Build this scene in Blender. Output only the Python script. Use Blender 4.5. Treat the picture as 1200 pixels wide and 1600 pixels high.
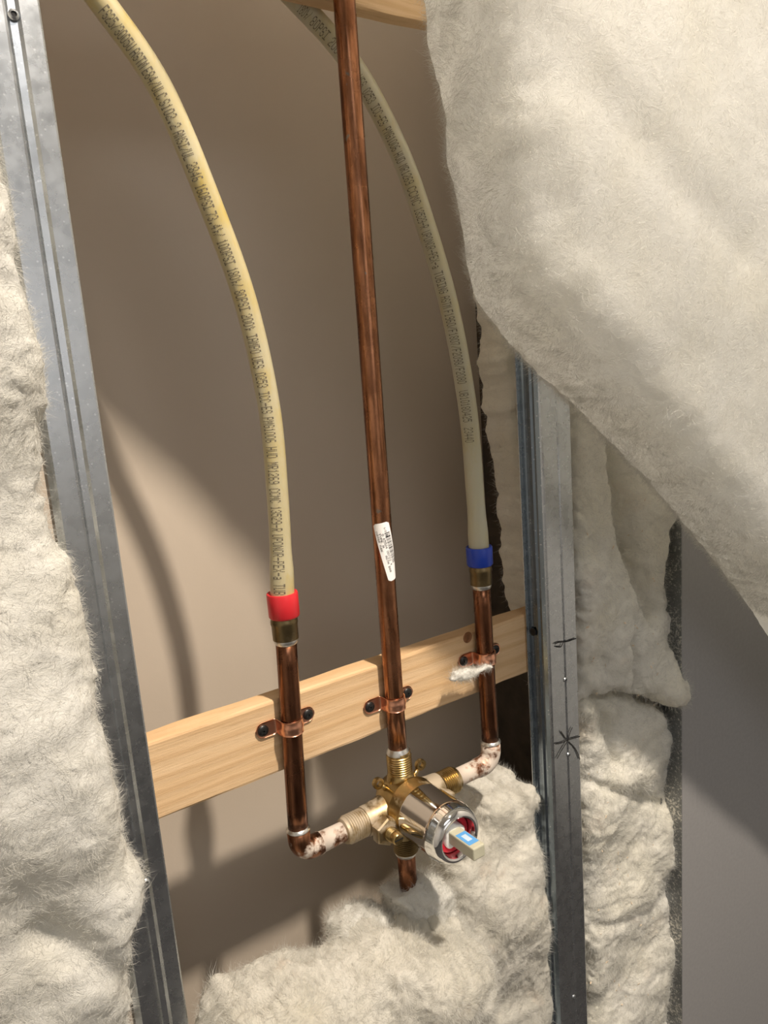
import bpy, bmesh, math, random
import numpy as np
from mathutils import Vector, Matrix
from mathutils.bvhtree import BVHTree

# ------------------------------------------------------------------ scene, camera, light
for o in list(bpy.data.objects):
    bpy.data.objects.remove(o, do_unlink=True)
scene = bpy.context.scene
COL = scene.collection
random.seed(7)
RNG = np.random.default_rng(11)

F_PX = 1202.0
def _n(v): return v / np.linalg.norm(v)
_D = _n(np.array([470., 6100., F_PX]))
_X = np.array([1781.5, -374., F_PX]); _X = _n(_X - _D * _X.dot(_D))
_Y = np.cross(_X, _D)
WM = np.array([_X, _Y, -_D])          # camera (x right, y down, z forward) -> world
CAM = np.array([0., 0., 1.3])
def at(px, py, y):
    """point of the plane Y = y seen at a photo pixel"""
    r = WM @ np.array([(px - 600) / F_PX, (py - 800) / F_PX, 1.0])
    return CAM + r * (y / r[1])
def pix(p):
    c = WM.T @ (np.asarray(p, float) - CAM)
    return 600 + F_PX * c[0] / c[2], 800 + F_PX * c[1] / c[2]

cam_d = bpy.data.cameras.new('camera')
cam_d.lens = 36.0 * F_PX / 1600.0
cam_d.sensor_width = 36.0
cam_d.clip_start = 0.01
cam = bpy.data.objects.new('camera', cam_d); COL.objects.link(cam)
rx, up, bk = WM @ np.array([1, 0, 0]), WM @ np.array([0, -1, 0]), WM @ np.array([0, 0, -1])
cam.matrix_world = Matrix(((rx[0], up[0], bk[0], CAM[0]), (rx[1], up[1], bk[1], CAM[1]),
                           (rx[2], up[2], bk[2], CAM[2]), (0, 0, 0, 1)))
scene.camera = cam

world = bpy.data.worlds.new('world'); scene.world = world; world.use_nodes = True
world.node_tree.nodes['Background'].inputs[0].default_value = (1.0, 0.93, 0.83, 1)
world.node_tree.nodes['Background'].inputs[1].default_value = 0.05

def area(name, loc, size, power, col, target=None):
    d = bpy.data.lights.new(name, 'AREA'); d.shape = 'DISK'; d.size = size; d.energy = power; d.color = col
    o = bpy.data.objects.new(name, d); COL.objects.link(o); o.location = loc
    if target is not None:
        o.rotation_euler = (Vector(target) - Vector(loc)).to_track_quat('-Z', 'Y').to_euler()
    return o
# recessed ceiling downlight above and a little right of the open cavity, and two added fill lights farther back in the room
area('downlight', (0.43, -0.30, 2.43), 0.07, 50.0, (1.0, 0.88, 0.735), (0.43, 0.0, 1.0))
area('ceiling_fill', (-0.10, -1.45, 2.44), 1.1, 12.0, (0.97, 0.98, 1.0))  # broad soft fill added overhead, no such fixture known
area('front_fill', (0.35, -2.38, 1.45), 1.2, 3.0, (0.98, 0.98, 1.0), (0.35, 0.5, 1.3))  # frontal fill added to lift the recesses, there is no window

scene.view_settings.view_transform = 'Standard'
scene.view_settings.look = 'None'
scene.view_settings.gamma = 1.0
scene.view_settings.use_curve_mapping = False
scene.view_settings.exposure = -0.14
scene.cycles.diffuse_bounces = 8

# depths (metres, Y runs into the wall)
Y_STUD, Y_PIPE, Y_BOARD, Y_WALL = 0.484, 0.500, 0.5085, 0.655

# ------------------------------------------------------------------ materials
class NT:
    def __init__(s, name):
        s.m = bpy.data.materials.new(name); s.m.use_nodes = True
        s.t = s.m.node_tree; s.N = s.t.nodes; s.L = s.t.links
        s.b = s.N['Principled BSDF']; s.tc = s.N.new('ShaderNodeTexCoord')
    def set(s, **k):
        for a, v in k.items(): s.b.inputs[a.replace('_', ' ')].default_value = v
        return s
    def mapping(s, scale=(1, 1, 1), rot=(0, 0, 0)):
        n = s.N.new('ShaderNodeMapping'); n.inputs['Scale'].default_value = scale; n.inputs['Rotation'].default_value = rot
        s.L.new(s.tc.outputs['Object'], n.inputs[0]); return n.outputs[0]
    def noise(s, scale, detail=4, rough=0.55, vec=None, dist=0.0):
        n = s.N.new('ShaderNodeTexNoise'); n.inputs['Scale'].default_value = scale
        n.inputs['Detail'].default_value = detail; n.inputs['Roughness'].default_value = rough
        n.inputs['Distortion'].default_value = dist
        s.L.new(vec if vec is not None else s.tc.outputs['Object'], n.inputs['Vector']); return n.outputs['Fac']
    def voronoi(s, scale, feature='F1', vec=None, out='Distance'):
        n = s.N.new('ShaderNodeTexVoronoi'); n.inputs['Scale'].default_value = scale; n.feature = feature
        s.L.new(vec if vec is not None else s.tc.outputs['Object'], n.inputs['Vector']); return n.outputs[out]
    def ramp(s, fac, stops):
        n = s.N.new('ShaderNodeValToRGB'); e = n.color_ramp.elements
        while len(e) > 1: e.remove(e[-1])
        for i, (p, c) in enumerate(stops):
            if not isinstance(c, (tuple, list)): c = (c, c, c)
            if i == 0: e[0].position = p; e[0].color = (*c, 1)
            else: x = e.new(p); x.color = (*c, 1)
        s.L.new(fac, n.inputs[0]); return n.outputs[0]
    def mix(s, fac, a, b):
        n = s.N.new('ShaderNodeMix'); n.data_type = 'RGBA'
        for k, v in ((0, fac), (6, a), (7, b)):
            if hasattr(v, 'is_linked'): s.L.new(v, n.inputs[k])
            elif isinstance(v, (tuple, list)): n.inputs[k].default_value = (*v, 1)
            else: n.inputs[k].default_value = v
        return n.outputs[2]
    def math(s, op, a, b=0.0):
        n = s.N.new('ShaderNodeMath'); n.operation = op
        for k, v in ((0, a), (1, b)):
            if hasattr(v, 'is_linked'): s.L.new(v, n.inputs[k])
            else: n.inputs[k].default_value = v
        return n.outputs[0]
    def col(s, v): s.L.new(v, s.b.inputs['Base Color']); return s
    def rough(s, v): s.L.new(v, s.b.inputs['Roughness']); return s
    def bump(s, h, strength=0.3, dist=0.001, prev=None):
        n = s.N.new('ShaderNodeBump'); n.inputs['Strength'].default_value = strength; n.inputs['Distance'].default_value = dist
        s.L.new(h, n.inputs['Height'])
        if prev is not None: s.L.new(prev, n.inputs['Normal'])
        s.L.new(n.outputs[0], s.b.inputs['Normal']); return n.outputs[0]

def m_plain(name, c, rough=0.6, metal=0.0, var=0.12, scale=60):
    t = NT(name); f = t.noise(scale, 3)
    t.col(t.ramp(f, [(0.3, tuple(v * (1 - var) for v in c)), (0.7, tuple(min(1, v * (1 + var)) for v in c))]))
    t.set(Roughness=rough, Metallic=metal); return t.m

def m_wall():
    t = NT('taupe_paper')
    big = t.noise(3.0, 3); fine = t.noise(420, 3, 0.7)
    c = t.mix(t.ramp(big, [(0.3, 0), (0.7, 1)]), (0.455, 0.390, 0.322), (0.485, 0.417, 0.346))
    scr = t.noise(14, 2, vec=t.mapping((6, 1, 0.5), (0, 0.7, 0)))
    c = t.mix(t.ramp(scr, [(0.74, 0), (0.78, 0.25)]), c, (0.17, 0.14, 0.11))
    t.col(c); t.set(Roughness=0.75, Specular_IOR_Level=0.25); t.bump(fine, 0.10, 0.0006); return t.m

def m_galv(name, c=(0.54, 0.565, 0.59), rough=0.27, dust=0.0):
    t = NT(name)
    sp = t.voronoi(900, out='Color'); n = t.noise(90, 4); lo = t.noise(14, 3)
    base = t.mix(t.ramp(n, [(0.3, 0), (0.75, 1)]), tuple(v * 0.90 for v in c), tuple(v * 1.06 for v in c))
    dots = t.voronoi(230)
    d = t.ramp(dots, [(0.10, 1), (0.17, 0)])
    base = t.mix(t.math('MULTIPLY', d, 0.5), base, (0.86, 0.88, 0.9))
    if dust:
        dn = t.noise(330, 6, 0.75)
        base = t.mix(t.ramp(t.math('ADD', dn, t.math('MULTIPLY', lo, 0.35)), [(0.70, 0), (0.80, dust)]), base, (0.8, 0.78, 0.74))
    t.col(base); t.set(Metallic=1.0)
    t.rough(t.ramp(n, [(0.25, rough - 0.03), (0.8, rough + 0.05)]))
    b = t.bump(dots, 0.06, 0.0003); t.bump(n, 0.02, 0.0006, b); return t.m

def m_copper(name, residue=0.0, dark=0.0):
    t = NT(name)
    v = t.mapping((1, 1, 0.16))
    a = t.noise(150, 5, 0.6, v); b = t.noise(26, 4, 0.6); c3 = t.noise(75, 3)
    br = (0.47 - 0.24 * dark, 0.215 - 0.115 * dark, 0.112 - 0.058 * dark)
    base = t.mix(t.ramp(a, [(0.32, 0), (0.62, 1)]), (0.15 - 0.06 * dark, 0.060 - 0.025 * dark, 0.028 - 0.010 * dark), br)
    base = t.mix(t.ramp(b, [(0.45, 0), (0.72, 0.75)]), base, (0.125, 0.052, 0.028))
    base = t.mix(t.ramp(c3, [(0.71, 0), (0.75, 0.6)]), base, (0.16, 0.22, 0.22))
    t.set(Metallic=1.0)
    if residue:
        w = t.noise(62, 5, 0.65)
        mask = t.ramp(w, [(0.60 - residue * 0.28, 0), (0.70 - residue * 0.25, 0.92)])
        base = t.mix(mask, base, (0.62, 0.55, 0.48))
        inv = t.math('SUBTRACT', 1.0, mask)
        t.L.new(inv, t.b.inputs['Metallic'])
        t.rough(t.math('ADD', t.math('MULTIPLY', mask, 0.5), 0.33))
        t.bump(mask, 0.3, 0.0006)
    else:
        t.rough(t.ramp(b, [(0.3, 0.20), (0.75, 0.36)])); t.bump(a, 0.05, 0.0004)
    t.col(base); return t.m

def m_brass(name, c=(0.50, 0.355, 0.150), dirt=0.35, rough=0.3):
    t = NT(name)
    a = t.noise(70, 5, 0.6); b = t.noise(260, 3)
    base = t.mix(t.ramp(a, [(0.35, 0), (0.68, 1)]), c, tuple(v * 0.62 for v in c))
    mask = t.ramp(t.noise(48, 5, 0.7), [(0.62 - dirt * 0.25, 0), (0.74 - dirt * 0.2, 0.75 * min(1, dirt * 2))])
    base = t.mix(mask, base, (0.50, 0.43, 0.34))
    t.col(base); t.L.new(t.math('SUBTRACT', 1.0, t.math('MULTIPLY', mask, 0.8)), t.b.inputs['Metallic'])
    t.rough(t.math('ADD', t.math('MULTIPLY', mask, 0.35), rough)); t.bump(b, 0.06, 0.0004); return t.m

def m_pine(name, sat=1.0):
    t = NT(name)
    g = t.noise(11, 6, 0.6, t.mapping((0.55, 2.0, 6.5)), 0.7)
    fine = t.noise(70, 6, 0.7, t.mapping((0.35, 3, 7.0)))
    w = t.N.new('ShaderNodeTexWave'); w.wave_type = 'BANDS'; w.bands_direction = 'Z'
    w.inputs['Scale'].default_value = 24; w.inputs['Distortion'].default_value = 9; w.inputs['Detail'].default_value = 3
    w.inputs['Detail Scale'].default_value = 0.8
    t.L.new(t.mapping((0.10, 0.9, 1.0)), w.inputs[0])
    base = t.mix(t.ramp(g, [(0.3, 0), (0.7, 1)]), (0.60, 0.405, 0.222), (0.68, 0.490, 0.300))
    base = t.mix(t.math('MULTIPLY', t.ramp(w.outputs['Fac'], [(0.55, 0), (0.95, 1)]), 0.34), base, (0.47, 0.275, 0.125))
    base = t.mix(t.ramp(fine, [(0.54, 0), (0.74, 0.6)]), base, (0.42, 0.245, 0.105))
    t.col(base); t.set(Roughness=0.62, Specular_IOR_Level=0.3)
    b = t.bump(fine, 0.5, 0.0008); t.bump(w.outputs['Fac'], 0.25, 0.0006, b); return t.m

def m_pex(name, c, stain):
    t = NT(name)
    n = t.noise(48, 4, 0.6, t.mapping((1, 1, 0.45))); n2 = t.noise(9, 3)
    base = t.mix(t.ramp(n, [(0.52, 0), (0.74, 0.85)]), c, stain)
    base = t.mix(t.ramp(n2, [(0.4, 0), (0.7, 0.45)]), base, stain)
    t.col(base); t.set(Roughness=0.30, Subsurface_Weight=0.45, Subsurface_Scale=0.006, IOR=1.5)
    t.b.inputs['Subsurface Radius'].default_value = (1.0, 0.8, 0.45); return t.m

def m_wool(name, c=(0.70, 0.685, 0.635), tint=(0.655, 0.615, 0.50), pink=0.0, bump=0.6, trans=0.45):
    t = NT(name)
    lo = t.noise(13, 3); fib = t.noise(60, 8, 0.75, t.mapping((1, 1, 1.6), (0.3, 0.5, 0)), 2.2); hi = t.noise(330, 5, 0.75, dist=2.0)
    base = t.mix(t.ramp(lo, [(0.42, 0), (0.72, 0.7)]), c, tint)
    base = t.mix(t.ramp(fib, [(0.36, 0.35), (0.58, 0)]), base, tuple(v * 0.84 for v in c))
    if pink:
        pk = t.noise(20, 4)
        base = t.mix(t.ramp(pk, [(0.60, 0), (0.72, pink)]), base, (0.66, 0.48, 0.35))
    t.col(base); t.set(Roughness=1.0, Specular_IOR_Level=0.0)
    b = t.bump(fib, bump * .7, 0.0022); b2 = t.bump(hi, bump * 0.6, 0.0008, b)
    tr = t.N.new('ShaderNodeBsdfTranslucent'); mx = t.N.new('ShaderNodeMixShader'); mx.inputs[0].default_value = trans
    t.L.new(t.mix(0.35, base, (0.97, 0.96, 0.94)), tr.inputs[0]); t.L.new(b2, tr.inputs['Normal'])
    t.L.new(t.b.outputs[0], mx.inputs[1]); t.L.new(tr.outputs[0], mx.inputs[2])
    t.L.new(mx.outputs[0], t.N['Material Output'].inputs['Surface']); return t.m

def m_fibre(name, c=(0.76, 0.75, 0.71)):
    t = NT(name); t.set(Base_Color=(*c, 1), Roughness=0.8, Specular_IOR_Level=0.2)
    tr = t.N.new('ShaderNodeBsdfTranslucent'); tr.inputs[0].default_value = (*c, 1)
    mx = t.N.new('ShaderNodeMixShader'); mx.inputs[0].default_value = 0.5
    t.L.new(t.b.outputs[0], mx.inputs[1]); t.L.new(tr.outputs[0], mx.inputs[2])
    t.L.new(mx.outputs[0], t.N['Material Output'].inputs['Surface']); return t.m

M = dict(
    wall=m_wall(),
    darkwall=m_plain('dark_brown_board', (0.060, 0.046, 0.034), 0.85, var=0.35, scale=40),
    roomwall=m_plain('room_paint', (0.58, 0.57, 0.55), 0.8, var=0.03, scale=4),
    roomfloor=m_plain('room_floor', (0.05, 0.048, 0.050), 0.7, var=0.2, scale=6),
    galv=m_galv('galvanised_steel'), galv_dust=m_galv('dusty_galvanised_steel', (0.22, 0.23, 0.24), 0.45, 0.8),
    galv_shade=m_galv('shaded_galvanised_steel', (0.26, 0.31, 0.36), 0.24),  # darker copy of the steel, the side face's dark reflections put into its colour
    panel=m_plain('grey_board', (0.27, 0.265, 0.268), 0.55, var=0.05, scale=220),
    pine=m_pine('pine'), copper=m_copper('copper'), copper_dark=m_copper('tarnished_copper', 0, 0.85),
    copper_res=m_copper('copper_with_plaster', 0.28, 0.6), copper_half=m_copper('half_plastered_copper', 0.62, 0.5), copper_white=m_copper('plaster_coated_copper', 0.86),
    strap=m_plain('bright_copper', (0.80, 0.40, 0.26), 0.28, 1.0, 0.15, 90),
    brass=m_brass('brass'), brass_dirty=m_brass('dusty_brass', (0.46, 0.34, 0.18), 0.95, 0.36),
    brass_dark=m_brass('tarnished_brass', (0.22, 0.165, 0.085), 0.2, 0.36),
    chrome=m_plain('chrome', (0.80, 0.79, 0.78), 0.06, 1.0, 0.04, 40),
    solder=m_plain('solder', (0.70, 0.69, 0.66), 0.32, 1.0, 0.2, 200),
    red=m_plain('red_plastic', (0.58, 0.022, 0.030), 0.32, var=0.06), redseal=m_plain('red_seal', (0.50, 0.012, 0.03), 0.35),
    blue=m_plain('blue_plastic', (0.012, 0.050, 0.42), 0.32, var=0.06),
    white=m_plain('white_plastic', (0.80, 0.79, 0.76), 0.4), stem=m_plain('ivory_plastic', (0.47, 0.455, 0.345), 0.4, var=0.06),
    stick_blue=m_plain('blue_sticker', (0.10, 0.32, 0.66), 0.45, var=0.05), stick_pale=m_plain('pale_blue_sticker', (0.50, 0.62, 0.74), 0.45),
    black=m_plain('black_steel', (0.014, 0.013, 0.013), 0.38, 0.3), recess_shade=m_plain('painted_recess_shade', (0.003, 0.003, 0.003), 0.8),  # the near-black recess colour paints the shade inside holes and screw slots
    ink=m_plain('black_ink', (0.012, 0.011, 0.011), 0.6), print_=m_plain('grey_print', (0.13, 0.112, 0.080), 0.7, var=0.3, scale=900),
    paper=m_plain('white_label', (0.90, 0.89, 0.88), 0.45, var=0.03),
    pex_l=m_pex('yellowed_pex', (0.47, 0.42, 0.275), (0.46, 0.345, 0.09)), pex_r=m_pex('pale_pex', (0.48, 0.46, 0.35), (0.45, 0.38, 0.18)),
    wool=m_wool('white_wool', (0.85, 0.845, 0.81), (0.82, 0.79, 0.69), bump=0.9, trans=.33), wool_soft=m_wool('blanket_wool', (0.85, 0.855, 0.835), (0.825, 0.81, 0.73), bump=0.6, trans=0.64), wool_rough=m_wool('rough_wool', (0.84, 0.815, 0.745), pink=0.40, bump=0.9, trans=.33),
    wool_bay=m_wool('bay_wool', (0.95, 0.93, 0.86), (0.90, 0.86, 0.72), pink=0.2, bump=0.8, trans=.3),
    fibre=m_fibre('wool_fibre', (0.72, 0.71, 0.67)), fibre_soft=m_fibre('blanket_fibre', (0.62, 0.61, 0.575)), flake=m_plain('wood_flake', (0.78, 0.62, 0.45), 0.7, var=0.3, scale=300),
    knot=m_plain('pine_knot', (0.20, 0.085, 0.032), 0.6, var=0.4, scale=150),
)

# ------------------------------------------------------------------ mesh helpers
def mesh_of(name, verts, faces, smooth=True):
    me = bpy.data.meshes.new(name)
    me.from_pydata([tuple(map(float, v)) for v in verts], [], faces)
    if smooth: me.polygons.foreach_set('use_smooth', [True] * len(me.polygons))
    me.update(); return me
def obj(name, me, mat, parent=None, base=None):
    if base is not None:
        me.transform(Matrix.Translation(-Vector(base)))
    o = bpy.data.objects.new(name, me); COL.objects.link(o)
    if mat is not None: me.materials.clear(); me.materials.append(M[mat] if isinstance(mat, str) else mat)
    if parent is not None: o.parent = parent; 
    elif base is not None: o.location = base
    return o
def part(name, me, mat, root):
    """mesh in world coordinates, made a child of a root at its base"""
    r = root; off = Vector((0, 0, 0))
    while r is not None: off += r.location; r = r.parent
    me.transform(Matrix.Translation(-off))
    return obj(name, me, mat, root)
def tag(o, label=None, cat=None, group=None, kind=None):
    if label: o['label'] = label
    if cat: o['category'] = cat
    if group: o['group'] = group
    if kind: o['kind'] = kind
    return o
def thing(name, label, cat, loc, group=None):
    o = bpy.data.objects.new(name, None); COL.objects.link(o); o.location = tuple(map(float, loc)); o.empty_display_size = 0.02
    return tag(o, label, cat, group)
def box(x0, x1, y0, y1, z0, z1, bevel=0.0, seg=2):
    bm = bmesh.new(); bmesh.ops.create_cube(bm, size=1.0)
    for v in bm.verts:
        v.co = Vector((x0 + (v.co.x + .5) * (x1 - x0), y0 + (v.co.y + .5) * (y1 - y0), z0 + (v.co.z + .5) * (z1 - z0)))
    if bevel: bmesh.ops.bevel(bm, geom=bm.edges[:], offset=bevel, segments=seg, affect='EDGES', profile=0.5)
    me = bpy.data.meshes.new('box'); bm.to_mesh(me); bm.free(); return me
def frame(t):
    t = _n(np.asarray(t, float)); a = np.array([0, -1., 0]) if abs(t[1]) < 0.9 else np.array([0, 0, 1.])
    n = _n(a - t * a.dot(t)); return t, n, np.cross(t, n)
def sweep(path, rad, sides=28, caps=True):
    P = np.asarray(path, float); k = len(P); R = np.full(k, rad) if np.isscalar(rad) else np.asarray(rad, float)
    V = []; Fc = []
    for i in range(k):
        t, n, b = frame(P[min(i + 1, k - 1)] - P[max(i - 1, 0)])
        for j in range(sides):
            a = 2 * math.pi * j / sides; V.append(P[i] + R[i] * (math.cos(a) * n + math.sin(a) * b))
    for i in range(k - 1):
        for j in range(sides):
            j2 = (j + 1) % sides; Fc.append((i * sides + j, i * sides + j2, (i + 1) * sides + j2, (i + 1) * sides + j))
    if caps: Fc.append(tuple(range(sides))[::-1]); Fc.append(tuple((k - 1) * sides + j for j in range(sides)))
    return mesh_of('sweep', V, Fc)
def lathe(origin, axis, prof, sides=40, cap=True, sharp=None):
    """prof: (t along axis, radius)"""
    o = np.asarray(origin, float); t, n, b = frame(axis); V = []; Fc = []
    for (s, r) in prof:
        for j in range(sides):
            a = 2 * math.pi * j / sides; V.append(o + t * s + r * (math.cos(a) * n + math.sin(a) * b))
    k = len(prof)
    for i in range(k - 1):
        for j in range(sides):
            j2 = (j + 1) % sides; Fc.append((i * sides + j, i * sides + j2, (i + 1) * sides + j2, (i + 1) * sides + j))
    if cap: Fc.append(tuple(range(sides))[::-1]); Fc.append(tuple((k - 1) * sides + j for j in range(sides)))
    me = mesh_of('lathe', V, Fc); 
    try: me.set_sharp_from_angle(angle=math.radians(38))
    except Exception: pass
    return me
def threads(t0, t1, r, depth, pitch):
    p = [(t0, r - depth)]; n = max(2, int(abs(t1 - t0) / pitch)); d = (t1 - t0) / n
    for i in range(n):
        a = t0 + d * i
        p += [(a + d * .08, r - depth), (a + d * .4, r), (a + d * .6, r), (a + d * .95, r - depth)]
    return p
def extrude_profile(pts, z0, z1, thick, nz=1):
    """open XY polyline given a sheet thickness and extruded along Z"""
    P = np.asarray(pts, float); k = len(P); N = []
    for i in range(k):
        d = P[min(i + 1, k - 1)] - P[max(i - 1, 0)]; d = d / np.linalg.norm(d); N.append((-d[1], d[0]))
    Q = P + np.asarray(N) * thick
    ring = [tuple(p) for p in P] + [tuple(p) for p in Q[::-1]]; m = len(ring); V = []; Fc = []
    for z in (z0, z1): V += [(x, y, z) for (x, y) in ring]
    for i in range(m): j = (i + 1) % m; Fc.append((i, j, m + j, m + i))
    Fc.append(tuple(range(m))[::-1]); Fc.append(tuple(range(m, 2 * m)))
    me = mesh_of('profile', V, Fc, False); bm = bmesh.new(); bm.from_mesh(me)
    bmesh.ops.recalc_face_normals(bm, faces=bm.faces[:]); bmesh.ops.triangulate(bm, faces=[f for f in bm.faces if len(f.verts) > 4])
    bm.to_mesh(me); bm.free(); return me
def catmull(ctrl, n):
    P = [np.asarray(p, float) for p in ctrl]; P = [2 * P[0] - P[1]] + P + [2 * P[-1] - P[-2]]; out = []
    for i in range(1, len(P) - 2):
        for k in range(n):
            t = k / n
            out.append(.5 * (2 * P[i] + (P[i + 1] - P[i - 1]) * t + (2 * P[i - 1] - 5 * P[i] + 4 * P[i + 1] - P[i + 2]) * t * t
                             + (3 * P[i] - P[i - 1] - 3 * P[i + 1] + P[i + 2]) * t ** 3))
    out.append(P[-2]); return np.array(out)

# numpy gradient noise
_perm = RNG.permutation(256); _perm = np.concatenate([_perm, _perm, _perm])
_grad = RNG.normal(size=(256, 3)); _grad /= np.linalg.norm(_grad, axis=1)[:, None]
def pnoise(P):
    I = np.floor(P).astype(np.int64); Fr = P - I; I &= 255
    u = Fr * Fr * Fr * (Fr * (Fr * 6 - 15) + 10); r = np.zeros(len(P))
    for dx in (0, 1):
        for dy in (0, 1):
            for dz in (0, 1):
                h = _perm[_perm[_perm[I[:, 0] + dx] + I[:, 1] + dy] + I[:, 2] + dz]
                g = (_grad[h] * (Fr - (dx, dy, dz))).sum(1)
                r += g * (u[:, 0] if dx else 1 - u[:, 0]) * (u[:, 1] if dy else 1 - u[:, 1]) * (u[:, 2] if dz else 1 - u[:, 2])
    return r
def fbm(P, octv=4, gain=0.5):
    a = 1.0; s = np.zeros(len(P)); 
    for i in range(octv): s += a * pnoise(P * 2 ** i + 17.3 * i); a *= gain
    return s
def ridged(P, octv=3):
    a = 1.0; s = np.zeros(len(P))
    for i in range(octv): s += a * (0.35 - np.abs(pnoise(P * 2 ** i + 9.1 * i))); a *= .5
    return s

def vnoise(P): return np.stack([pnoise(P + 31.7), pnoise(P + 57.1), pnoise(P + 83.9)], 1)
def wooly(P, amp, sc=(40, 40, 70), warp=.02):
    Q = P + vnoise(P * 22) * warp
    Q = Q + vnoise(P * 75) * warp * .35
    return ridged(Q * np.asarray(sc, float), 3) * amp + fbm(Q * np.asarray(sc, float) * 3.1, 3, .6) * amp * .45

def surface_nets(Fd, org, h):
    nx, ny, nz = Fd.shape; ins = Fd < 0
    c = np.zeros((nx - 1, ny - 1, nz - 1), np.int8); offs = [(i, j, k) for i in (0, 1) for j in (0, 1) for k in (0, 1)]
    for (i, j, k) in offs: c += ins[i:nx - 1 + i, j:ny - 1 + j, k:nz - 1 + k]
    idx = np.argwhere((c > 0) & (c < 8)); ids = -np.ones(c.shape, np.int64); ids[tuple(idx.T)] = np.arange(len(idx))
    acc = np.zeros((len(idx), 3)); cnt = np.zeros(len(idx))
    for a in offs:
        for ax in range(3):
            if a[ax]: continue
            b = list(a); b[ax] = 1
            fa = Fd[tuple((idx + a).T)]; fb = Fd[tuple((idx + b).T)]; m = (fa < 0) != (fb < 0)
            t = np.where(m, fa / np.where(fa - fb == 0, 1, fa - fb), 0); p = np.tile(np.array(a, float), (len(idx), 1)); p[:, ax] = t
            acc[m] += p[m]; cnt[m] += 1
    V = org + (idx + acc / cnt[:, None]) * h; Q = []
    for ax in range(3):
        u, v = (ax + 1) % 3, (ax + 2) % 3; sl0 = [slice(None)] * 3; sl1 = [slice(None)] * 3
        sl0[ax] = slice(0, -1); sl1[ax] = slice(1, None); A = ins[tuple(sl0)]; B = ins[tuple(sl1)]
        e = np.argwhere(A != B); e = e[(e[:, u] > 0) & (e[:, v] > 0) & (e[:, u] < Fd.shape[u] - 1) & (e[:, v] < Fd.shape[v] - 1)]
        flip = ~A[tuple(e.T)]; du = np.zeros(3, int); du[u] = 1; dv = np.zeros(3, int); dv[v] = 1
        q = np.stack([ids[tuple((e - du - dv).T)], ids[tuple((e - dv).T)], ids[tuple(e.T)], ids[tuple((e - du).T)]], 1)
        q[flip] = q[flip][:, ::-1]; Q.append(q)
    Q = np.concatenate(Q); Q = Q[(Q >= 0).all(1)]
    me = bpy.data.meshes.new('nets'); me.vertices.add(len(V)); me.vertices.foreach_set('co', V.ravel())
    me.loops.add(Q.size); me.loops.foreach_set('vertex_index', Q.ravel().astype(np.int32))
    me.polygons.add(len(Q)); me.polygons.foreach_set('loop_start', np.arange(0, Q.size, 4, dtype=np.int32))
    me.polygons.foreach_set('loop_total', np.full(len(Q), 4, np.int32)); me.polygons.foreach_set('use_smooth', np.ones(len(Q), bool))
    me.update(calc_edges=True); me.validate(); return me

def poly_sd(poly, X, Z):
    P = np.asarray(poly, float); d = np.full(X.shape, 1e9); ins = np.zeros(X.shape, bool)
    for a, b in zip(P, np.roll(P, -1, 0)):
        e = b - a; wx = X - a[0]; wz = Z - a[1]; t = np.clip((wx * e[0] + wz * e[1]) / (e @ e), 0, 1)
        d = np.minimum(d, np.hypot(wx - e[0] * t, wz - e[1] * t))
        cr = ((a[1] > Z) != (b[1] > Z)) & (X < (b[0] - a[0]) * (Z - a[1]) / ((b[1] - a[1]) if b[1] != a[1] else 1e-9) + a[0]); ins ^= cr
    return np.where(ins, -d, d)

def batt(poly, yf, yb, rnd, h, lo_amp, lo_scale, disp, edge_amp=0.004):
    """soft slab: XZ outline, front/back depth functions of (x, z), rounded rim, noise"""
    P = np.asarray(poly, float); pad = 0.02
    xs = np.arange(P[:, 0].min() - pad, P[:, 0].max() + pad, h); zs = np.arange(P[:, 1].min() - pad, P[:, 1].max() + pad, h)
    X2, Z2 = np.meshgrid(xs, zs, indexing='ij')
    q = np.stack([X2.ravel() * 95, np.zeros(X2.size), Z2.ravel() * 95], 1)
    sd = poly_sd(P, X2, Z2) + (fbm(q, 4, 0.6) * edge_amp).reshape(X2.shape)
    YF = yf(X2, Z2); YB = yb(X2, Z2)
    ys = np.arange(YF.min() - pad, YB.max() + pad, h)
    X, Y, Z = np.meshgrid(xs, ys, zs, indexing='ij')
    qy = np.maximum(YF[:, None, :] - Y, Y - YB[:, None, :]); rr = np.minimum(rnd, (YB - YF)[:, None, :] * .5)
    a = np.maximum(sd[:, None, :] + rr, 0); b = np.maximum(qy + rr, 0)
    Fd = np.hypot(a, b) + np.minimum(np.maximum(sd[:, None, :] + rr, qy + rr), 0) - rr
    near = np.abs(Fd) < lo_amp * 2.5
    pts = np.stack([X[near], Y[near], Z[near]], 1) * lo_scale
    Fd[near] += fbm(pts, 2) * lo_amp
    me = surface_nets(Fd, np.array([xs[0], ys[0], zs[0]]), h)
    return displace(me, disp)
def displace(me, disp):
    n = len(me.vertices); co = np.empty(n * 3); me.vertices.foreach_get('co', co); co = co.reshape(-1, 3)
    no = np.empty(n * 3); me.vertices.foreach_get('normal', no); no = no.reshape(-1, 3)
    co = co + no * disp(co)[:, None]; me.vertices.foreach_set('co', co.ravel()); me.update(); return me
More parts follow.
